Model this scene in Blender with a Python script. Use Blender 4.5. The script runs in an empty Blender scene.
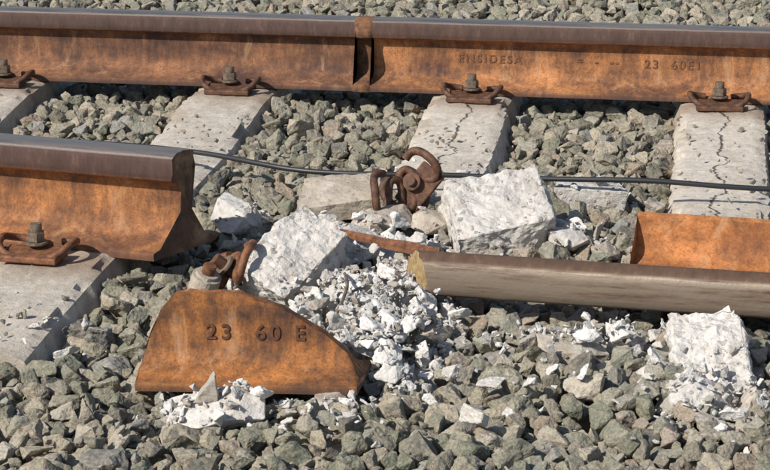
import bpy,bmesh,math,random
import numpy as np
from mathutils import Vector,Matrix,Euler,noise
random.seed(7);np.random.seed(7)
scene=bpy.context.scene
COL=scene.collection
# ------------------------------------------------------------------ helpers
def link(o,parent=None):
    COL.objects.link(o)
    if parent: o.parent=parent
    return o
def mesh_obj(name,verts,faces,mat=None,parent=None,smooth=False):
    me=bpy.data.meshes.new(name);me.from_pydata([tuple(v) for v in verts],[],faces);me.update()
    if smooth:
        me.polygons.foreach_set('use_smooth',[True]*len(me.polygons))
    o=bpy.data.objects.new(name,me)
    if mat: me.materials.append(mat)
    return link(o,parent)
class NT:
    def __init__(s,name):
        s.m=bpy.data.materials.new(name);s.m.use_nodes=True
        s.t=s.m.node_tree;s.n=s.t.nodes;s.l=s.t.links
        s.b=s.n['Principled BSDF']
    def L(s,a,b): s.l.new(a,b)
    def add(s,t,**k):
        n=s.n.new(t)
        for a,b in k.items(): setattr(n,a,b)
        return n
    def coord(s,out='Object'):
        return s.add('ShaderNodeTexCoord').outputs[out]
    def mapping(s,v,scale=(1,1,1),loc=(0,0,0)):
        n=s.add('ShaderNodeMapping');s.L(v,n.inputs['Vector']);n.inputs['Scale'].default_value=scale;n.inputs['Location'].default_value=loc
        return n.outputs[0]
    def noise(s,v,scale,detail=6,rough=.6,dist=0):
        n=s.add('ShaderNodeTexNoise');s.L(v,n.inputs['Vector']);n.inputs['Scale'].default_value=scale
        n.inputs['Detail'].default_value=detail;n.inputs['Roughness'].default_value=rough;n.inputs['Distortion'].default_value=dist
        return n.outputs['Fac']
    def voro(s,v,scale,feature='F1',out='Distance',rnd=1):
        n=s.add('ShaderNodeTexVoronoi',feature=feature);s.L(v,n.inputs['Vector']);n.inputs['Scale'].default_value=scale
        n.inputs['Randomness'].default_value=rnd
        return n.outputs[out]
    def ramp(s,f,stops,interp='LINEAR'):
        n=s.add('ShaderNodeValToRGB');s.L(f,n.inputs[0]);e=n.color_ramp.elements;n.color_ramp.interpolation=interp
        while len(e)<len(stops): e.new(.5)
        for i,(p,c) in enumerate(stops):
            e[i].position=p
            if not hasattr(c,'__len__'): c=(c,c,c)
            e[i].color=(*c[:3],1)
        return n.outputs[0]
    def mix(s,f,a,b,mode='MIX'):
        n=s.add('ShaderNodeMix',data_type='RGBA',blend_type=mode)
        for i,v in ((0,f),(6,a),(7,b)):
            if hasattr(v,'is_linked'): s.L(v,n.inputs[i])
            else:
                if i and not hasattr(v,'__len__'): v=(v,v,v)
                n.inputs[i].default_value=v if i==0 else (*v[:3],1)
        return n.outputs[2]
    def math(s,op,a,b=0,clamp=False):
        n=s.add('ShaderNodeMath',operation=op,use_clamp=clamp)
        for i,v in ((0,a),(1,b)):
            if hasattr(v,'is_linked'): s.L(v,n.inputs[i])
            else: n.inputs[i].default_value=v
        return n.outputs[0]
    def sep(s,v):
        n=s.add('ShaderNodeSeparateXYZ');s.L(v,n.inputs[0]);return n.outputs
    def bump(s,h,strength=.5,dist=.01,normal=None):
        n=s.add('ShaderNodeBump');s.L(h,n.inputs['Height']);n.inputs['Strength'].default_value=strength;n.inputs['Distance'].default_value=dist
        if normal: s.L(normal,n.inputs['Normal'])
        return n.outputs[0]
    def out(s,col=None,rough=None,metal=None,normal=None):
        for k,v in (('Base Color',col),('Roughness',rough),('Metallic',metal),('Normal',normal)):
            if v is None: continue
            if hasattr(v,'is_linked'): s.L(v,s.b.inputs[k])
            else: s.b.inputs[k].default_value=(*v,1) if hasattr(v,'__len__') else v
        return s.m
# ------------------------------------------------------------------ materials
def rust_mat(name,orange=(.36,.135,.04),dark=(.085,.038,.024),headc=(.085,.045,.036),bias=.5,steel=True,headz=.125,footdark=True,topc=(.36,.32,.29),toprough=.36,topmetal=.85,topmin=.55):
    t=NT(name);v=t.coord()
    n1=t.noise(t.mapping(v,(1,1,2.2)),7,8,.65)
    n2=t.noise(t.mapping(v,(1.5,1.5,.5)),45,6,.7)
    n3=t.noise(v,260,4,.7)
    n4=t.noise(t.mapping(v,(1,1,.25)),24,5,.7,.6)
    f=t.math('ADD',t.math('MULTIPLY',n1,.5),t.math('ADD',t.math('MULTIPLY',n2,.3),t.math('MULTIPLY',n4,.2)))
    c=t.ramp(f,[(bias-.11,dark),(bias-.035,tuple((a*.55+b*.45) for a,b in zip(dark,orange))),(bias+.03,orange),(bias+.11,tuple(min(1,a*1.6) for a in orange))])
    c=t.mix(t.math('MULTIPLY',t.ramp(n3,[(.36,1),(.5,0)]),.6),c,dark)
    c=t.mix(t.math('MULTIPLY',t.ramp(n4,[(.56,0),(.70,1)]),.45),c,(.45,.30,.18))
    z=t.sep(v)[2]
    zn=t.math('ADD',z,t.math('MULTIPLY',t.math('SUBTRACT',n1,.5),.012))
    hm=t.ramp(zn,[(headz-.002,0),(headz+.006,1)])
    hc=t.ramp(n2,[(.3,tuple(a*.6 for a in headc)),(.6,headc),(.78,tuple(a*2 for a in headc))])
    c=t.mix(hm,c,hc)
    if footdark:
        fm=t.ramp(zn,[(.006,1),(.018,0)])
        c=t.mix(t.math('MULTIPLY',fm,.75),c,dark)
    rough=.82;metal=0.
    if steel:
        nz=t.sep(t.coord('Normal'))[2]
        top=t.math('MULTIPLY',t.ramp(nz,[(.55,0),(.85,1)]),t.ramp(z,[(.150,0),(.158,1)]))
        top=t.math('MULTIPLY',top,t.ramp(t.noise(t.mapping(v,(1,12,12)),6,6,.72),[(.34,topmin),(.56,1)]))
        c=t.mix(top,c,topc)
        rough=t.mix(top,(.82,)*3,(toprough,)*3);metal=t.math('MULTIPLY',top,topmetal)
    h=t.math('ADD',t.math('MULTIPLY',n3,.5),t.math('MULTIPLY',n2,1.))
    return t.out(c,rough,metal,t.bump(h,.5,.0022 if topmin>.3 else .0015))
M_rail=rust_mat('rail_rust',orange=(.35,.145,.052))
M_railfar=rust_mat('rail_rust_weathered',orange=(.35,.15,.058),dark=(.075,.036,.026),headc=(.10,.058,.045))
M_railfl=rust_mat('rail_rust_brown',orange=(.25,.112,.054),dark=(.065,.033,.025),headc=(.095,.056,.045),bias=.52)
M_fallen=rust_mat('rail_rust_fallen',orange=(.35,.135,.042),dark=(.13,.05,.025),headc=(.12,.07,.045),bias=.47,topc=(.33,.265,.205),toprough=.42,topmetal=.35,topmin=0.,footdark=False)
M_frag=rust_mat('rust_fragment',orange=(.34,.13,.034),dark=(.06,.03,.02),steel=False,headz=.5,bias=.52)
def simple_rust(name,c1,c2,scale=60,rough=.7,metal=.2,b=.4):
    t=NT(name);v=t.coord();n=t.noise(v,scale,7,.7)
    return t.out(t.ramp(n,[(.35,c1),(.62,c2)]),rough,metal,t.bump(n,b,.002))
M_clip=simple_rust('clip_rust',(.035,.02,.016),(.17,.08,.045))
M_clipo=simple_rust('clip_rust_orange',(.07,.03,.018),(.27,.115,.055))
M_bolt=simple_rust('bolt_steel',(.10,.075,.055),(.26,.20,.15),90,.6,.3)
M_weld=simple_rust('weld_rust',(.06,.03,.02),(.26,.12,.055),40,.85,0,.8)
M_letter=simple_rust('letter_rust',(.09,.042,.024),(.22,.095,.04),120,.9,0)
M_letterd=simple_rust('letter_rust_dark',(.05,.025,.016),(.14,.06,.03),120,.9,0)
def fracture_mat():
    t=NT('fracture_steel');v=t.coord();n=t.noise(v,90,8,.75);n2=t.noise(v,22,5,.6)
    c=t.ramp(n2,[(.35,(.10,.06,.04)),(.52,(.20,.11,.065)),(.68,(.42,.28,.17))])
    return t.out(c,.6,.2,t.bump(n,1.,.008))
M_frac=fracture_mat()
def fresh_frac():
    t=NT('fracture_yellow');v=t.coord();n=t.noise(v,80,8,.75)
    return t.out(t.ramp(n,[(.3,(.24,.15,.06)),(.6,(.55,.40,.20))]),.6,.2,t.bump(n,1,.006))
M_frac2=fresh_frac()
def concrete_mat(name,base=(.50,.47,.42),crack=None,dirt=.5,agg=.0,stain=0,rustst=False):
    t=NT(name);v=t.coord()
    n1=t.noise(v,5,6,.6);n2=t.noise(v,55,8,.72);n3=t.noise(v,300,3,.6)
    c=t.ramp(n1,[(.3,tuple(a*.75 for a in base)),(.7,base)])
    c=t.mix(.45,c,t.ramp(n2,[(.3,tuple(a*.5 for a in base)),(.65,tuple(min(.85,a*1.3) for a in base))]))
    spots=t.ramp(t.noise(v,120,3,.5),[(.62,0),(.69,1)])
    c=t.mix(t.math('MULTIPLY',spots,dirt),c,(.12,.09,.07))
    if stain:
        sn=t.noise(t.mapping(v,(1,.4,1),(3,2,1)),12,8,.72,.5)
        c=t.mix(t.math('MULTIPLY',t.ramp(sn,[(.46,0),(.62,1)]),stain),c,(.28,.215,.145))
        c=t.mix(t.math('MULTIPLY',t.ramp(sn,[(.32,1),(.42,0)]),stain),c,(.68,.64,.58))
    h=t.math('ADD',t.math('MULTIPLY',n2,.9),t.math('MULTIPLY',n3,.4))
    if agg>0:
        wv=t.add('ShaderNodeVectorMath',operation='ADD');t.L(v,wv.inputs[0])
        nn=t.add('ShaderNodeTexNoise');t.L(v,nn.inputs['Vector']);nn.inputs['Scale'].default_value=60
        sc=t.add('ShaderNodeVectorMath',operation='SCALE');t.L(nn.outputs['Color'],sc.inputs[0]);sc.inputs['Scale'].default_value=.012;t.L(sc.outputs[0],wv.inputs[1])
        vo=t.add('ShaderNodeTexVoronoi');t.L(wv.outputs[0],vo.inputs['Vector']);vo.inputs['Scale'].default_value=70
        cs=t.sep(vo.outputs['Color']);d=vo.outputs['Distance']
        stonec=t.ramp(cs[0],[(0,(.30,.27,.24)),(.3,(.46,.40,.35)),(.6,(.25,.23,.22)),(.8,(.56,.48,.43))],'CONSTANT')
        msk=t.math('MULTIPLY',t.ramp(d,[(.32,1),(.40,0)]),t.ramp(cs[1],[(.62,0),(.64,agg)]))
        c=t.mix(msk,c,stonec)
        h=t.math('ADD',h,t.math('MULTIPLY',msk,.5))
    if rustst:
        y=t.sep(v)[1]
        for yc in (4.93,3.5):
            dd=t.math('ABSOLUTE',t.math('SUBTRACT',y,yc))
            m=t.math('MULTIPLY',t.ramp(dd,[(.03,.7),(.13,0)]),t.ramp(n1,[(.35,.2),(.6,1)]))
            c=t.mix(m,c,(.22,.135,.08))
    if crack is not None:
        s=t.sep(v)
        for amp,off,fr in crack:
            nn=t.add('ShaderNodeTexNoise',noise_dimensions='1D');t.L(s[1],nn.inputs['W']);nn.inputs['Scale'].default_value=fr;nn.inputs['Detail'].default_value=8
            nn.inputs['Roughness'].default_value=.62
            x=t.math('ADD',t.math('MULTIPLY',t.math('SUBTRACT',nn.outputs['Fac'],.5),amp),off)
            d=t.math('ABSOLUTE',t.math('SUBTRACT',s[0],x))
            wn=t.add('ShaderNodeTexNoise',noise_dimensions='1D');t.L(s[1],wn.inputs['W']);wn.inputs['Scale'].default_value=14;wn.inputs['Detail'].default_value=4
            d=t.math('SUBTRACT',d,t.math('MULTIPLY',t.math('SUBTRACT',wn.outputs['Fac'],.5),.008))
            cm=t.ramp(d,[(.0004,1),(.002,0)])
            c=t.mix(t.math('MULTIPLY',cm,.85),c,(.05,.04,.03))
            h=t.math('SUBTRACT',h,t.math('MULTIPLY',cm,2))
    return t.out(c,.92,0,t.bump(h,.7,.005))
M_sl=concrete_mat('sleeper_concrete',(.58,.525,.45),stain=.45,rustst=True)
M_slc=concrete_mat('sleeper_concrete_cracked',(.64,.58,.50),crack=[(.12,.0,4)],stain=.35,rustst=True)
M_chunk=concrete_mat('broken_concrete',(.60,.575,.545),dirt=.5,agg=.9,stain=.25)
M_chunkb=concrete_mat('broken_concrete_tan',(.47,.41,.34),dirt=.5,agg=.6,stain=.4)
M_white=concrete_mat('crushed_concrete',(.64,.615,.585),dirt=.4,agg=.6,stain=.25)
def stone_mat():
    t=NT('ballast_stone')
    a=t.add('ShaderNodeAttribute',attribute_type='INSTANCER',attribute_name='rnd').outputs['Fac']
    d=t.add('ShaderNodeAttribute',attribute_type='INSTANCER',attribute_name='dust').outputs['Fac']
    v=t.coord()
    vv=t.add('ShaderNodeVectorMath',operation='ADD');t.L(v,vv.inputs[0])
    cx=t.add('ShaderNodeCombineXYZ');t.L(t.math('MULTIPLY',a,37.),cx.inputs[0]);t.L(cx.outputs[0],vv.inputs[1]);v=vv.outputs[0]
    n1=t.noise(v,1.3,6,.65,.4);n2=t.noise(v,7,7,.72);n3=t.noise(v,26,4,.65)
    base=t.ramp(a,[(0,(.17,.165,.13)),(.11,(.28,.26,.20)),(.23,(.205,.21,.16)),(.34,(.34,.31,.24)),(.44,(.23,.215,.18)),(.53,(.175,.19,.14)),(.62,(.38,.335,.26)),(.71,(.27,.265,.205)),(.79,(.30,.235,.18)),(.85,(.13,.125,.11)),(.90,(.44,.40,.33)),(.95,(.25,.255,.25))],'CONSTANT')
    c=t.mix(t.ramp(n1,[(.35,0),(.65,.7)]),base,t.mix(.6,base,(.42,.345,.24)))
    c=t.mix(t.ramp(n2,[(.36,.7),(.52,0)]),c,(.07,.066,.058))
    c=t.mix(t.ramp(n2,[(.55,0),(.72,.6)]),c,(.56,.52,.44))
    nz=t.sep(t.add('ShaderNodeNewGeometry').outputs['Normal'])[2]
    up=t.ramp(nz,[(.0,.25),(.7,1)])
    dm=t.math('MULTIPLY',t.math('MULTIPLY',d,up),t.ramp(n3,[(.3,.4),(.6,1)]),True)
    c=t.mix(dm,c,(.62,.60,.57))
    h=t.math('ADD',n2,t.math('MULTIPLY',n3,.5))
    return t.out(c,.75,0,t.bump(h,.6,.0035))
M_stone=stone_mat()
def rubble_mat():
    t=NT('rubble_white')
    a=t.add('ShaderNodeAttribute',attribute_type='INSTANCER',attribute_name='rnd').outputs['Fac']
    n=t.noise(t.coord(),4,6,.7)
    c=t.ramp(a,[(0,(.66,.645,.62)),(.4,(.56,.535,.50)),(.65,(.72,.70,.68)),(.87,(.38,.34,.29))],'CONSTANT')
    c=t.mix(t.ramp(n,[(.35,.5),(.55,0)]),c,(.32,.29,.26))
    return t.out(c,.9,0,t.bump(n,.6,.004))
M_rub=rubble_mat()
def ground_mat():
    t=NT('gravel_ground');v=t.coord()
    c1=t.voro(v,22,out='Color');d=t.voro(v,22)
    c=t.ramp(t.sep(c1)[0],[(0,(.12,.12,.10)),(1,(.24,.22,.18))])
    c=t.mix(t.ramp(d,[(.3,0),(.7,.9)]),c,(.04,.04,.035))
    return t.out(c,.95,0,t.bump(t.math('SUBTRACT',1.,d),1,.03))
M_ground=ground_mat()
# ------------------------------------------------------------------ rail
HALF=[(.075,.0),(.075,.0095),(.073,.0125),(.055,.0165),(.034,.024),(.020,.0315),(.0125,.041),(.0095,.053),(.00825,.07),(.00825,.095),(.0095,.108),(.0135,.117),(.020,.122),(.0335,.1265),(.0358,.130),(.0362,.140),(.0358,.157),(.0335,.164),(.027,.1692),(.015,.1715),(.004,.172)]
PROF=HALF+[(-y,z) for y,z in reversed(HALF)]
def rail_mesh(name,x0,x1,mat,parent=None,step=.02,xs=None,zminf=None,zmaxf=None,endj=(0,0),skew=(0,0),skz=0,capmat=None,swell=0,seed=0):
    if xs is None: xs=list(np.linspace(x0,x1,max(2,int((x1-x0)/step)+1)))
    n=len(xs);verts=[];faces=[];m=len(PROF)
    for i in range(n):
        x=xs[i]
        for j,(y,z) in enumerate(PROF):
            if swell:
                k=math.sin(math.pi*(i+.0)/(n-1))**.5*swell*(1+.5*noise.noise((x*60,y*30,z*30)))
                if z<.15:
                    y+=math.copysign(k,y);z=z+ (k*.6 if .0125<=z<.1 else 0)
                else: y+=math.copysign(k*.1,y)
            if zminf:
                zm=zminf(x)
                if z<zm:
                    y=math.copysign(min(abs(y),.011+.004*noise.noise((x*25,z*9,1))),y);z=zm+.006*noise.noise((x*22,y*20,1))
            if zmaxf:
                zm=zmaxf(x)+.0025*noise.noise((x*60,y*50,3))+.003*noise.noise((x*25,0,9))
                if z>.1: y=math.copysign(min(abs(y),.0092),y)
                z=min(z,zm)
            xx=x
            for q,idx in ((0,0),(1,n-1)):
                if i==idx:
                    if endj[q]: xx+=endj[q]*(noise.noise((y*22+seed,z*22,2+3*q))+.5*noise.noise((y*70,z*70,2+seed)))
                    xx+=skew[q]*y
                    if q==0 and skz: xx+=skz*(z-.12)
            wob=.0004*noise.noise((x*6,y*10,z*10))
            verts.append((xx,y+wob,z+wob))
    for i in range(n-1):
        for j in range(m):
            a=i*m+j;b=i*m+(j+1)%m
            faces.append((a,b,b+m,a+m))
    o=mesh_obj(name,verts,faces,mat,parent)
    me=o.data
    bm=bmesh.new();bm.from_mesh(me);bm.verts.ensure_lookup_table()
    for k,idx in enumerate((0,n-1)):
        vs=[bm.verts[idx*m+j] for j in range(m)]
        if k==0: vs=vs[::-1]
        f=bm.faces.new(vs)
        f.material_index=1 if capmat else 0
    caps=[f for f in bm.faces if len(f.verts)>4]
    bmesh.ops.triangulate(bm,faces=caps)
    bmesh.ops.recalc_face_normals(bm,faces=bm.faces)
    bm.to_mesh(me);bm.free()
    if capmat: me.materials.append(capmat)
    for p in me.polygons: p.use_smooth=(p.material_index==0)
    try: me.set_sharp_from_angle(angle=math.radians(35))
    except Exception: pass
    return o
def empty(name,loc=(0,0,0),rot=(0,0,0),scale=1):
    e=bpy.data.objects.new(name,None);e.location=loc;e.rotation_euler=rot;e.scale=(scale,)*3;e.empty_display_size=.1
    return link(e)
def letters(name,txt,loc,rot,size,parent,mat,ext=.0012,spacing=1.15):
    cu=bpy.data.curves.new(name,'FONT');cu.body=txt;cu.size=size;cu.extrude=ext;cu.space_character=spacing;cu.bevel_depth=.0004
    cu.offset=.0002
    o=bpy.data.objects.new(name,cu);o.location=loc;o.rotation_euler=rot;cu.materials.append(mat);link(o,parent)
    return o
FY=5.065   # far rail centre line
far=empty('railway_rail',(0,FY,0))
rail_mesh('rail_body',-9,-.852,M_railfl,far,.05)
rail_mesh('rail_body_2',-.812,7,M_railfar,far,.05)
rail_mesh('weld_collar',-.854,-.810,M_weld,far,.004,swell=.008)
WR=(math.radians(90),0,0)
letters('mill_letters','ENSIDESA',(-.60,-.0086,.068),WR,.028,far,M_letter,spacing=1.35,ext=.0008)
letters('mill_marks','=  -  --',(-.31,-.0086,.07),WR,.028,far,M_letter,spacing=1.3,ext=.0008)
letters('year_letters','23  60E1',(-.145,-.0086,.066),WR,.030,far,M_letter,spacing=1.3,ext=.0008)
# near rail stump
st=empty('broken_rail',(-.935,3.615,-.010),(0,math.radians(.3),math.radians(-9)),1.1)
rail_mesh('rail_body',-4,0,M_rail,st,.04,endj=(0,.016),skew=(0,.30),capmat=M_frac,seed=3)
# fallen rail, rolled on its side: head toward camera, foot standing behind, torn off over the first part
fa=empty('fallen_rail',(-.482,3.60,.040),(math.radians(99),0,math.radians(-4)))
xs=[0,.045,.06]+list(np.arange(.08,.36,.02))+[.37,.376,.380,.386,.40]+list(np.arange(.45,4.5,.05))
rail_mesh('rail_body',0,4.5,M_fallen,fa,xs=xs,zminf=lambda x:.104 if x<.378 else -1,endj=(.012,0),skz=.7,capmat=M_frac2,seed=9)
def sliver():
    vs=[];fs=[];N=30
    for i in range(N):
        t=i/(N-1);x=-.745+.30*t;y=3.735-.235*t;w=.003+.014*t+.003*noise.noise((t*9,1,0));hh=.003+.008*t
        z=.018+.022*t+.003*noise.noise((t*7,3,1))
        for dy,dz in ((-w,-hh),(-w,hh*.2),(0,hh),(w,hh*.3),(w,-hh)): vs.append((x,y+dy,z+dz))
    for i in range(N-1):
        for j in range(5): fs.append((i*5+j,i*5+(j+1)%5,(i+1)*5+(j+1)%5,(i+1)*5+j))
    fs.append(tuple(range(5)));fs.append(tuple(N*5-5+j for j in range(5))[::-1])
    return mesh_obj('steel_sliver',vs,fs,M_clipo)
sliver()
# lettered fragment
fr=empty('rail_fragment',(-.842,2.995,-.03),(math.radians(-3),math.radians(-1),math.radians(3)))
KX=[0,.012,.03,.05,.075,.155,.22,.28,.32,.342];KZ=[.028,.075,.112,.133,.140,.138,.116,.080,.045,.012]
rail_mesh('rail_web',0,.345,M_frag,fr,.005,zmaxf=lambda x:float(np.interp(x,KX,KZ)),endj=(.006,.006))
letters('year_letters','23  60 E',(.10,-.0092,.066),WR,.034,fr,M_letterd,spacing=1.35)
# ------------------------------------------------------------------ sleepers
def sleeper(name,x,y0,y1,mat,seed,jag0=0,jag1=0):
    KY=[2.95,3.0,3.25,3.45,3.75,3.95,4.1,4.5,4.65,4.85,5.3,5.6,5.65]
    KT=[-.04,-.02,-.010,-.004,-.004,-.02,-.03,-.03,-.02,-.002,-.002,-.02,-.04]
    n=int((y1-y0)/.011)+1
    ring=[]
    for a in np.linspace(-1,1,21): ring.append(('t',a))
    for a in np.linspace(.08,1,9): ring.append(('r',a))
    for a in np.linspace(1,.08,9): ring.append(('l',a))
    m=len(ring);vs=[];fs=[]
    for i in range(n):
        y=y0+(y1-y0)*i/(n-1);zt=float(np.interp(y,KY,KT))
        for k,a in ring:
            ht=.098
            if k=='t': X=a*ht;Z=zt- .006*(abs(a)**6)
            elif k=='r': X=ht+.06*a;Z=zt-.006-.19*a
            else: X=-ht-.06*a;Z=zt-.006-.19*a
            edge=1 if (k!='t' and a<.2) or (k=='t' and abs(a)>.88) else 0
            p=Vector((X*9+seed*5,y*9,Z*9))
            d=.0035*noise.noise(p)+.002*noise.noise(p*5)+.0012*noise.noise(p*14)
            if edge:
                q=(1 if X>0 else 7)
                d-=max(0,noise.noise(Vector((y*7,seed*3+q,2)))-.1)*.03+max(0,noise.noise(Vector((y*26,seed*3+q,2)))-.05)*.018
            yy=y
            if i==0: yy+=jag0*noise.noise(Vector((X*14,Z*14,seed)))
            if i==n-1: yy+=jag1*noise.noise(Vector((X*14,Z*14,seed+4)))
            sx=1 if X>0 else -1
            vs.append((X+(d*sx if edge or k!='t' else 0),yy,Z+d))
    for i in range(n-1):
        for j in range(m):
            a=i*m+j;b=i*m+(j+1)%m;fs.append((a,b,b+m,a+m))
    fs.append(tuple(range(m))[::-1]);fs.append(tuple((n-1)*m+j for j in range(m)))
    o=mesh_obj(name,vs,fs,mat,smooth=True);o.location.x=x
    try: o.data.set_sharp_from_angle(angle=math.radians(32))
    except Exception: pass
    return o
SX=[-2.92,-2.33,-1.736,-1.145,-.556,.045,.64,1.23]
for i,x in enumerate(SX):
    if i==4:
        sleeper('concrete_sleeper',x,4.14,5.62,M_slc,i,jag0=.09)
    elif i==5:
        sleeper('concrete_sleeper',x,3.62,5.62,M_slc,i,jag0=.06)
    else:
        sleeper('concrete_sleeper',x,3.02,5.62,M_sl,i)
# ------------------------------------------------------------------ clamps
def tube(name,pts,r,mat,parent=None,cyc=False,res=6):
    cu=bpy.data.curves.new(name,'CURVE');cu.dimensions='3D';cu.bevel_depth=r;cu.bevel_resolution=3;cu.resolution_u=res;cu.use_fill_caps=True
    s=cu.splines.new('NURBS');s.points.add(len(pts)-1)
    for p,q in zip(s.points,pts): p.co=(*q,1)
    s.order_u=3 if len(pts)>2 else 2;s.use_endpoint_u=not cyc;s.use_cyclic_u=cyc
    cu.materials.append(mat)
    o=bpy.data.objects.new(name,cu);return link(o,parent)
def cyl(name,r,h,loc,mat,parent,seg=24,bev=.0015,rot=(0,0,0)):
    bm=bmesh.new();bmesh.ops.create_cone(bm,cap_ends=True,segments=seg,radius1=r,radius2=r,depth=h)
    bmesh.ops.bevel(bm,geom=[e for e in bm.edges if abs(e.verts[0].co.z-e.verts[1].co.z)<1e-6],offset=bev,segments=2,affect='EDGES')
    me=bpy.data.meshes.new(name);bm.to_mesh(me);bm.free();me.materials.append(mat)
    o=bpy.data.objects.new(name,me);o.location=loc;o.rotation_euler=rot;return link(o,parent)
def clamp_w(parent,mat,r=.0068):
    half=[(.030,.048,.016),(.048,.050,.018),(.064,.038,.022),(.070,.010,.032),(.066,-.022,.026),(.048,-.038,.012),(.028,-.030,.006),(.018,-.004,.010),(.017,.022,.014),(.010,.036,.015)]
    pts=half+[(-x,y,z) for x,y,z in reversed(half)]
    return tube('spring_clip',pts,r,mat,parent)
def plate(parent,mat,name='guide_plate'):
    vs=[(-.055,-.05,0),(.055,-.05,0),(.055,.012,0),(-.055,.012,0),(-.055,-.05,.012),(.055,-.05,.012),(.055,.012,.018),(-.055,.012,.018)]
    o=mesh_obj(name,vs,[(0,3,2,1),(4,5,6,7),(0,1,5,4),(1,2,6,5),(2,3,7,6),(3,0,4,7)],mat,parent)
    b=o.modifiers.new('b','BEVEL');b.width=.003;b.segments=2
    return o
frs=random.Random(3)
def fastener(loc,rz=0,mat=M_clip):
    e=empty('rail_fastener',loc,(0,0,rz+frs.uniform(-.06,.06)))
    clamp_w(e,mat);plate(e,mat)
    cyl('washer',.021,.005,(0,0,.026),M_bolt,e)
    cyl('screw_head',.0165,.018,(0,0,.038),M_bolt,e,seg=6,rot=(0,0,frs.uniform(0,1)))
    cyl('screw_tip',.011,.016,(0,0,.054),M_bolt,e)
    return e
for x in SX:
    fastener((x+frs.uniform(-.008,.008),FY-.122,.0))
    fastener((x,FY+.122,.0),math.pi)
fastener((-1.18,3.505,.0),math.radians(-8),M_clipo)
fastener((-1.736,3.57,.0),0,M_clipo)
# loose clip in the middle, lying on the rubble
lc=empty('loose_rail_clip',(-.595,3.93,.02),(math.radians(70),math.radians(10),math.radians(48)),.95)
clamp_w(lc,M_clip,.0085)
lc2=empty('loose_rail_clip',(-.555,3.96,.045),(math.radians(58),math.radians(-50),math.radians(20)),.85)
clamp_w(lc2,M_clip,.010);plate(lc2,M_clip)
cyl('washer',.021,.008,(0,0,.026),M_clip,lc2)
cyl('screw_shaft',.011,.10,(0,0,-.01),M_clip,lc2)
# loose clip + dowel by the broken end
le=empty('loose_fastener',(-.80,3.45,.0),(math.radians(40),math.radians(-28),math.radians(-35)),.9)
clamp_w(le,M_clipo,.0085)
cyl('screw_shaft',.012,.11,(.0,.0,0),M_clip,le)
cyl('washer',.024,.006,(0,0,.03),M_bolt,le)
dw=empty('concrete_dowel',(-.845,3.40,-.005),(math.radians(10),math.radians(20),0))
cyl('plug',.026,.05,(0,0,0),M_chunkb,dw,24,.006);cyl('core',.012,.07,(0,0,.006),M_clipo,dw)
tube('bent_wire',[(-.60,3.42,.02),(-.585,3.36,.03),(-.575,3.30,.025),(-.59,3.22,-.01)],.003,M_bolt)
# cable
cab=[(-3,4.55,-.02),(-2,4.45,-.02),(-1.35,4.38,.0),(-1.065,4.277,.012),(-.93,4.20,.012),(-.823,4.158,.008),(-.68,4.145,.010),(-.55,4.158,.012),(-.40,4.165,.01),(-.282,4.158,.012),(-.10,4.15,.02),(.045,4.15,.012),(.141,4.16,.008),(.6,4.2,-.01),(3,4.4,-.02)]
tc=NT('cable_rubber');tc.out((.025,.026,.03),.45)
tube('black_cable',cab,.0055,tc.m,res=10)
# ------------------------------------------------------------------ chunks
CH=[]
def chunk(name,loc,size,rot,seed,mat,boxy=.6,rough=.05,npt=18):
    rs=random.Random(seed);bm=bmesh.new()
    if boxy>.5:
        for sx in(-1,1):
            for sy in(-1,1):
                for sz in(-1,1): bm.verts.new((sx*rs.uniform(.65,1),sy*rs.uniform(.65,1),sz*rs.uniform(.6,1)))
    for _ in range(npt if boxy<=.5 else 7):
        v=Vector((rs.gauss(0,1),rs.gauss(0,1),rs.gauss(0,1))).normalized();bm.verts.new(v*rs.uniform(.85,1.1))
    bmesh.ops.convex_hull(bm,input=bm.verts)
    bmesh.ops.delete(bm,geom=[v for v in bm.verts if not v.link_faces],context='VERTS')
    for v in bm.verts: v.co=Vector((v.co.x*size[0]/2,v.co.y*size[1]/2,v.co.z*size[2]/2))
    bmesh.ops.bevel(bm,geom=bm.edges[:],offset=min(size)*.02,segments=1,affect='EDGES')
    bmesh.ops.triangulate(bm,faces=bm.faces)
    for it in range(6):
        es=[e for e in bm.edges if e.calc_length()>.008]
        if not es or len(bm.verts)>20000: break
        bmesh.ops.subdivide_edges(bm,edges=es,cuts=1)
        bmesh.ops.triangulate(bm,faces=[f for f in bm.faces if len(f.verts)>3])
    bm.normal_update();S=min(size)
    for v in bm.verts:
        p=v.co*16+Vector((seed*3.1,0,0))
        fc=noise.voronoi(v.co*26+Vector((seed*2.3,0,0)))[0]
        d=rough*S*(1.1*noise.noise(p)+.5*noise.noise(p*3.3)+.3*noise.noise(p*9))-.12*S*max(0,.42-(fc[1]-fc[0]))*.6
        v.co+=v.normal*d
    me=bpy.data.meshes.new(name);bm.to_mesh(me);bm.free();me.materials.append(mat)
    o=bpy.data.objects.new(name,me);o.location=loc;o.rotation_euler=[math.radians(a) for a in rot];link(o)
    CH.append(o);return o
C='concrete_chunk'
chunk(C,(-.385,3.86,.005),(.235,.19,.10),(28,-8,14),1,M_chunk,rough=.07)
chunk(C,(-.70,3.50,.012),(.15,.21,.12),(26,20,-30),2,M_chunk,rough=.07)
chunk(C,(-.70,3.99,.0),(.22,.14,.05),(12,-6,8),3,M_chunkb)
chunk(C,(-.90,3.88,-.01),(.13,.13,.07),(10,10,20),4,M_white,.3)
chunk(C,(-.63,3.66,-.01),(.15,.14,.08),(18,-14,40),5,M_chunk,.3)
chunk(C,(-.53,3.63,-.02),(.13,.12,.08),(10,14,-20),6,M_white,.3)
chunk(C,(-.50,3.90,-.015),(.13,.12,.06),(8,5,30),7,M_chunkb,.3)
chunk(C,(-.60,3.86,-.01),(.16,.12,.07),(6,-5,70),27,M_chunkb,.3)
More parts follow.
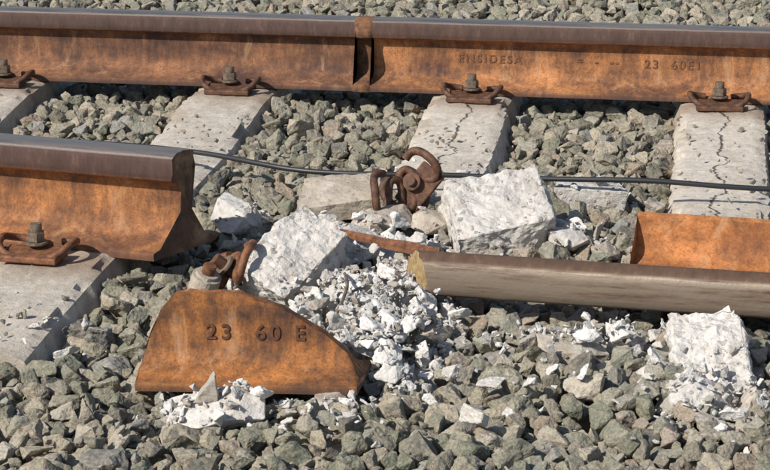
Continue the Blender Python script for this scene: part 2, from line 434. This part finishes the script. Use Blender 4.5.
chunk(C,(.035,3.19,-.05),(.14,.24,.14),(20,-6,6),8,M_white,rough=.08)
chunk(C,(.015,3.01,-.045),(.13,.13,.10),(22,8,20),9,M_white,.3)
chunk(C,(.11,3.02,-.05),(.11,.13,.11),(-8,16,50),10,M_chunkb,.3)
chunk(C,(-.06,3.17,-.045),(.09,.08,.05),(10,0,10),11,M_white,.3)
chunk(C,(-.20,3.25,-.045),(.12,.08,.04),(12,4,15),12,M_chunkb)
chunk(C,(-.70,2.86,-.03),(.19,.12,.06),(18,-8,-8),13,M_white,.3)
chunk(C,(-.50,2.84,-.035),(.075,.07,.05),(24,0,30),14,M_white,.3)
chunk(C,(-.53,2.93,-.035),(.10,.07,.045),(24,0,70),34,M_chunkb,.3)
chunk(C,(-1.09,3.11,-.05),(.09,.08,.05),(10,0,30),15,M_white,.3)
chunk(C,(-.23,4.20,-.03),(.17,.09,.05),(5,3,6),16,M_chunk)
chunk(C,(-.24,3.83,-.02),(.09,.07,.05),(20,10,6),17,M_white,.3)
chunk(C,(-.17,3.80,-.03),(.07,.06,.04),(20,10,60),18,M_chunkb,.3)
chunk(C,(-.60,3.43,-.02),(.10,.12,.07),(20,-10,16),19,M_white,.3)
chunk(C,(-.50,3.42,-.03),(.09,.07,.06),(20,20,76),20,M_white,.3)
chunk(C,(-.64,3.31,-.03),(.10,.09,.06),(25,10,46),21,M_chunk,.3)
chunk(C,(-.27,3.93,-.03),(.06,.07,.05),(5,10,46),22,M_white,.3)
chunk(C,(-.51,3.52,-.02),(.08,.10,.05),(15,10,26),23,M_chunk,.3)
chunk(C,(-.66,3.78,-.02),(.10,.08,.05),(15,-10,-26),24,M_white,.3)
chunk(C,(-.54,3.27,-.03),(.12,.09,.06),(20,8,-36),25,M_white,.3)
chunk(C,(-.49,3.17,-.035),(.08,.09,.05),(20,-8,16),26,M_chunk,.3)
chunk(C,(-.56,3.13,-.04),(.09,.07,.05),(10,-8,66),28,M_white,.3)
chunk(C,(-.43,3.30,-.04),(.09,.07,.05),(16,8,66),29,M_chunkb,.3)
# ------------------------------------------------------------------ ballast
def stone_variants(nm,n,mat,seed,flat=(.55,.95),npt=(11,17)):
    col=bpy.data.collections.new(nm);rs=random.Random(seed);dims=[]
    for k in range(n):
        bm=bmesh.new()
        for _ in range(rs.randint(*npt)):
            v=Vector((rs.gauss(0,1),rs.gauss(0,1),rs.gauss(0,1))).normalized()
            e=.75;v=Vector([math.copysign(abs(c)**e,c) for c in v]);bm.verts.new(v*rs.uniform(.8,1.05))
        bmesh.ops.convex_hull(bm,input=bm.verts)
        bmesh.ops.delete(bm,geom=[v for v in bm.verts if not v.link_faces],context='VERTS')
        sc=(1.,rs.uniform(.6,.95),rs.uniform(*flat))
        for v in bm.verts: v.co=Vector([a*b for a,b in zip(v.co,sc)])
        bmesh.ops.dissolve_limit(bm,angle_limit=math.radians(14),verts=bm.verts,edges=bm.edges)
        bmesh.ops.bevel(bm,geom=bm.edges[:],offset=.045,segments=1,affect='EDGES',clamp_overlap=True)
        bmesh.ops.triangulate(bm,faces=bm.faces)
        for it in range(3):
            es=[e for e in bm.edges if e.calc_length()>.17]
            if not es: break
            bmesh.ops.subdivide_edges(bm,edges=es,cuts=1)
            bmesh.ops.triangulate(bm,faces=[f for f in bm.faces if len(f.verts)>3])
        bm.normal_update()
        for v in bm.verts:
            p=v.co*2.2+Vector((k*7.3,seed,0))
            v.co+=v.normal*(.09*noise.noise(p)+.045*noise.noise(p*3.1)+.02*noise.noise(p*8))
        c=sum((v.co for v in bm.verts),Vector())/len(bm.verts)
        for v in bm.verts: v.co-=c
        me=bpy.data.meshes.new(f'{nm}_{k:02d}');bm.to_mesh(me);bm.free();me.materials.append(mat)
        o=bpy.data.objects.new(f'{nm}_{k:02d}',me);col.objects.link(o)
        co=np.array([v.co for v in me.vertices]);dims.append((np.abs(co).max(0)*.93).tolist())
    return col,dims
def scatter_object(name,col,P_,R_,S_,I_,A_,D_):
    me=bpy.data.meshes.new(name);N=len(P_)
    me.vertices.add(N);me.vertices.foreach_set('co',np.array(P_,dtype=np.float32).ravel())
    def at(n,t,data,key):
        a=me.attributes.new(n,t,'POINT');a.data.foreach_set(key,data)
    at('rot','FLOAT_VECTOR',np.array(R_,dtype=np.float32).ravel(),'vector')
    at('scl','FLOAT',np.array(S_,dtype=np.float32),'value')
    at('vidx','INT',np.array(I_,dtype=np.int32),'value')
    at('rnd','FLOAT',np.array(A_,dtype=np.float32),'value')
    at('dust','FLOAT',np.array(D_,dtype=np.float32),'value')
    me.update()
    o=bpy.data.objects.new(name,me);link(o)
    ng=bpy.data.node_groups.new(name,'GeometryNodeTree')
    ng.interface.new_socket('Geometry',in_out='INPUT',socket_type='NodeSocketGeometry')
    ng.interface.new_socket('Geometry',in_out='OUTPUT',socket_type='NodeSocketGeometry')
    gi=ng.nodes.new('NodeGroupInput');go=ng.nodes.new('NodeGroupOutput')
    ip=ng.nodes.new('GeometryNodeInstanceOnPoints');ci=ng.nodes.new('GeometryNodeCollectionInfo')
    ci.inputs['Collection'].default_value=col;ci.inputs['Separate Children'].default_value=True;ci.inputs['Reset Children'].default_value=True
    def na(n,t):
        x=ng.nodes.new('GeometryNodeInputNamedAttribute');x.data_type=t;x.inputs['Name'].default_value=n;return x.outputs['Attribute']
    ng.links.new(gi.outputs[0],ip.inputs['Points']);ng.links.new(ci.outputs[0],ip.inputs['Instance'])
    ip.inputs['Pick Instance'].default_value=True
    ng.links.new(na('vidx','INT'),ip.inputs['Instance Index'])
    ng.links.new(na('rot','FLOAT_VECTOR'),ip.inputs['Rotation'])
    ng.links.new(na('scl','FLOAT'),ip.inputs['Scale'])
    ng.links.new(ip.outputs[0],go.inputs[0])
    md=o.modifiers.new('scatter','NODES');md.node_group=ng
    return o
X0,X1,Y0,Y1=-3.1,1.2,2.1,8.2;CS=.008
NX=int((X1-X0)/CS);NY=int((Y1-Y0)/CS)
gx=X0+(np.arange(NX)+.5)*CS;gy=Y0+(np.arange(NY)+.5)*CS
GX,GY=np.meshgrid(gx,gy,indexing='ij')
T=-.050+.012*np.sin(GX*5.1+1)*np.sin(GY*4.3)+.009*np.sin(GX*11+GY*9)
T+=.02*np.exp(-((GY-2.6)/.35)**2)
T=np.where(abs(GY-FY)<.11,np.minimum(T,-.055),T)
T=np.where((abs(GY-3.63)<.14)&(GX<-.88),np.minimum(T,-.055),T)
T=np.where((abs(GY-3.5)<.13)&(GX>-.5),np.minimum(T,-.07),T)
T=np.where((abs(GY-3.0)<.085)&(GX>-.86)&(GX<-.47),np.minimum(T,-.065),T)
H=np.full((NX,NY),-.15)
SLM=np.zeros((NX,NY),bool)
for i,x in enumerate(SX):
    y0={4:4.18,5:3.66}.get(i,3.04)
    m=(abs(GX-x)<.102)&(GY>y0)&(GY<5.6);H[m]=.5;SLM|=m
def templates(dims,smin,smax,n,flatbias,seed,pw=1.2):
    rs=random.Random(seed);out=[]
    for k in range(n):
        vi=rs.randrange(len(dims));s=smin+(smax-smin)*rs.random()**pw
        rot=Euler((rs.gauss(0,flatbias),rs.gauss(0,flatbias),rs.uniform(0,2*math.pi)))
        R=np.array(rot.to_matrix());a=np.array(dims[vi])*s
        M=R@np.diag(1/a**2)@R.T;A=R@np.diag(a**2)@R.T
        ex,ey=math.sqrt(A[0,0]),math.sqrt(A[1,1]);rx,ry=int(ex/CS)+1,int(ey/CS)+1
        I,J=np.meshgrid(np.arange(-rx,rx+1),np.arange(-ry,ry+1),indexing='ij');dx=I*CS;dy=J*CS
        b=M[0,2]*dx+M[1,2]*dy;q=M[0,0]*dx**2+M[1,1]*dy**2+2*M[0,1]*dx*dy-1
        disc=b*b-M[2,2]*q;ok=disc>0;sq=np.sqrt(np.where(ok,disc,0))
        lo=(-b-sq)/M[2,2];hi=(-b+sq)/M[2,2]
        out.append((vi,s,tuple(rot),rx,ry,np.where(ok,lo,9.),np.where(ok,hi,-9.),math.sqrt(A[2,2])))
    return out
bal,bd=stone_variants('ballast_stones',48,M_stone,11)
tp=templates(bd,.023,.057,900,.55,3,1.35)
Ps=[];Rs=[];Ss=[];Is=[];As=[];Ds=[]
rs=random.Random(5)
def drop(tpl,x,y,pen):
    vi,s,rot,rx,ry,lo,hi,hz=tpl
    i=int((x-X0)/CS);j=int((y-Y0)/CS)
    if i-rx<0 or j-ry<0 or i+rx>=NX or j+ry>=NY: return None
    sub=H[i-rx:i+rx+1,j-ry:j+ry+1]
    z=(sub-lo).max()-pen*hz
    return z,i,j
def dustat(x,y):
    d=1.5*math.exp(-(((x+.54)/.13)**2+((y-3.28)/.26)**2))+.8*math.exp(-(((x+.12)/.2)**2+((y-3.28)/.08)**2))+.6*math.exp(-(((x-.03)/.12)**2+((y-3.05)/.2)**2))
    d+=.5*math.exp(-(((x+.55)/.3)**2+((y-3.8)/.2)**2))+.5*math.exp(-(((x+.68)/.13)**2+((y-2.86)/.06)**2))
    return min(1,d)
def fill(ntry,pen,limoff,xr=(X0,X1),yr=(Y0,Y1),tps=tp):
    cnt=0
    for _ in range(ntry):
        t=tps[rs.randrange(len(tps))];best=None
        for c in range(3):
            x=rs.uniform(*xr);y=rs.uniform(*yr);r=drop(t,x,y,pen)
            if r and (best is None or r[0]-T[r[1],r[2]]<best[0]): best=(r[0]-T[r[1],r[2]],r,x,y)
        if best is None: continue
        dz,(z,i,j),x,y=best
        if dz+t[7]*.55>limoff: continue
        rx,ry=t[3],t[4];sub=H[i-rx:i+rx+1,j-ry:j+ry+1];np.maximum(sub,z+t[6],out=sub)
        Ps.append((x,y,z));Rs.append(t[2]);Ss.append(t[1]);Is.append(t[0]);As.append(rs.random())
        d=dustat(x,y);Ds.append(min(1,max(0,d*rs.uniform(.4,1.3)-rs.uniform(0,.3)))+(.15 if rs.random()<.15 else 0));cnt+=1
    return cnt
n1=fill(45000,.18,.0)
n2=fill(25000,.28,.018,(-2.4,.5),(2.3,6.8))
small=templates(bd,.012,.023,300,.6,8)
n3=fill(22000,.3,.006,(-1.9,.3),(2.4,5.2),small)
# small chips lying on everything
H[SLM]=np.where(H[SLM]>=.45,-.012,H[SLM])
chips=templates(bd,.003,.010,200,.6,18,2.5)
for _ in range(1300):
    x=rs.uniform(-1.9,.3);y=rs.uniform(2.5,4.88);t=chips[rs.randrange(len(chips))];r=drop(t,x,y,.2)
    if not r or r[0]>.02: continue
    Ps.append((x,y,r[0]));Rs.append(t[2]);Ss.append(t[1]);Is.append(t[0]);As.append(rs.random());Ds.append(rs.uniform(0,.5))
scatter_object('ballast',bal,Ps,Rs,Ss,Is,As,Ds)
# stamp chunks on the height map and scatter crushed concrete
bpy.context.view_layer.update()
for o in CH:
    mw=np.array(o.matrix_world);co=np.array([v.co for v in o.data.vertices]);w=co@mw[:3,:3].T+mw[:3,3]
    i=((w[:,0]-X0)/CS).astype(int);j=((w[:,1]-Y0)/CS).astype(int)
    for di in(0,1):
        for dj in(0,1): np.maximum.at(H,(i+di,j+dj),w[:,2])
for (yc,hw,xa,xb) in ((3.51,.10,-.47,1.2),(2.99,.08,-.85,-.49)):
    m=(abs(GY-yc)<hw)&(GX>xa)&(GX<xb);H[m]=np.maximum(H[m],.4)
rub,rd=stone_variants('rubble_shards',18,M_rub,31,flat=(.25,.7),npt=(8,12))
tr1=templates(rd,.002,.011,400,.6,4,1.5)
tr2=templates(rd,.010,.032,300,.5,6,1.4)
Ps,Rs,Ss,Is,As,Ds=[],[],[],[],[],[]
CL=[(-.54,3.27,.065,.14,2000,300),(-.60,3.44,.08,.06,480,60),(-.57,3.70,.12,.11,460,70),(-.13,3.28,.13,.025,260,20),(.03,3.04,.06,.09,160,16),(-.68,2.86,.07,.035,70,10),(-.52,2.86,.05,.04,40,5),(-.25,3.84,.09,.04,60,10),(-.9,3.86,.05,.05,40,6),(-.56,4.2,.09,.08,60,8),(-.3,3.1,.3,.22,120,16),(-1.05,3.1,.07,.06,14,2),(-.2,4.2,.14,.04,30,4)]
for cx,cy,sx,sy,na_,nb in CL:
    for q in range(na_+nb):
        x=rs.gauss(cx,sx);y=rs.gauss(cy,sy)
        t=(tr2 if q<nb else tr1);t=t[rs.randrange(len(t))];r=drop(t,x,y,.15)
        if not r or r[0]>(.014 if y<3.9 else .015): continue
        z,i,j=r
        sub=H[i-t[3]:i+t[3]+1,j-t[4]:j+t[4]+1];np.maximum(sub,z+t[6],out=sub)
        Ps.append((x,y,z));Rs.append(t[2]);Ss.append(t[1]);Is.append(t[0]);As.append(rs.random());Ds.append(0)
scatter_object('crushed_concrete',rub,Ps,Rs,Ss,Is,As,Ds)
print('stones',n1,n2,n3,len(Ps))
# ------------------------------------------------------------------ ground
me=mesh_obj('ground',[(-300,-300,-.155),(300,-300,-.155),(300,300,-.155),(-300,300,-.155)],[(0,1,2,3)],M_ground)
# ------------------------------------------------------------------ light
az=Vector((-.66,-.75,0)).normalized();el=math.radians(38)
sd=Vector((az.x*math.cos(el),az.y*math.cos(el),math.sin(el)))
L=bpy.data.lights.new('sun','SUN');L.energy=5;L.angle=math.radians(.53);L.color=(1,.94,.84)
lo=bpy.data.objects.new('sun',L);lo.rotation_euler=sd.to_track_quat('Z','Y').to_euler();link(lo)
w=bpy.data.worlds.new('World');scene.world=w;w.use_nodes=True
sk=w.node_tree.nodes.new('ShaderNodeTexSky');sk.sky_type='NISHITA';sk.sun_disc=False;sk.sun_elevation=el;sk.sun_rotation=math.atan2(az.x,az.y)
bg=w.node_tree.nodes['Background'];w.node_tree.links.new(sk.outputs[0],bg.inputs[0]);bg.inputs[1].default_value=.10
# ------------------------------------------------------------------ camera
f=2100.;phi=math.atan(605/f);psi=math.radians(8.8)
cam=bpy.data.cameras.new('camera');co=bpy.data.objects.new('camera',cam);link(co)
cam.sensor_width=36;cam.lens=36*f/770;cam.clip_end=1000;cam.clip_start=.05
co.location=(0,0,1.09);co.rotation_euler=(math.pi/2-phi,0,psi)
scene.camera=co
scene.view_settings.view_transform='Standard';scene.view_settings.look='None';scene.view_settings.exposure=0
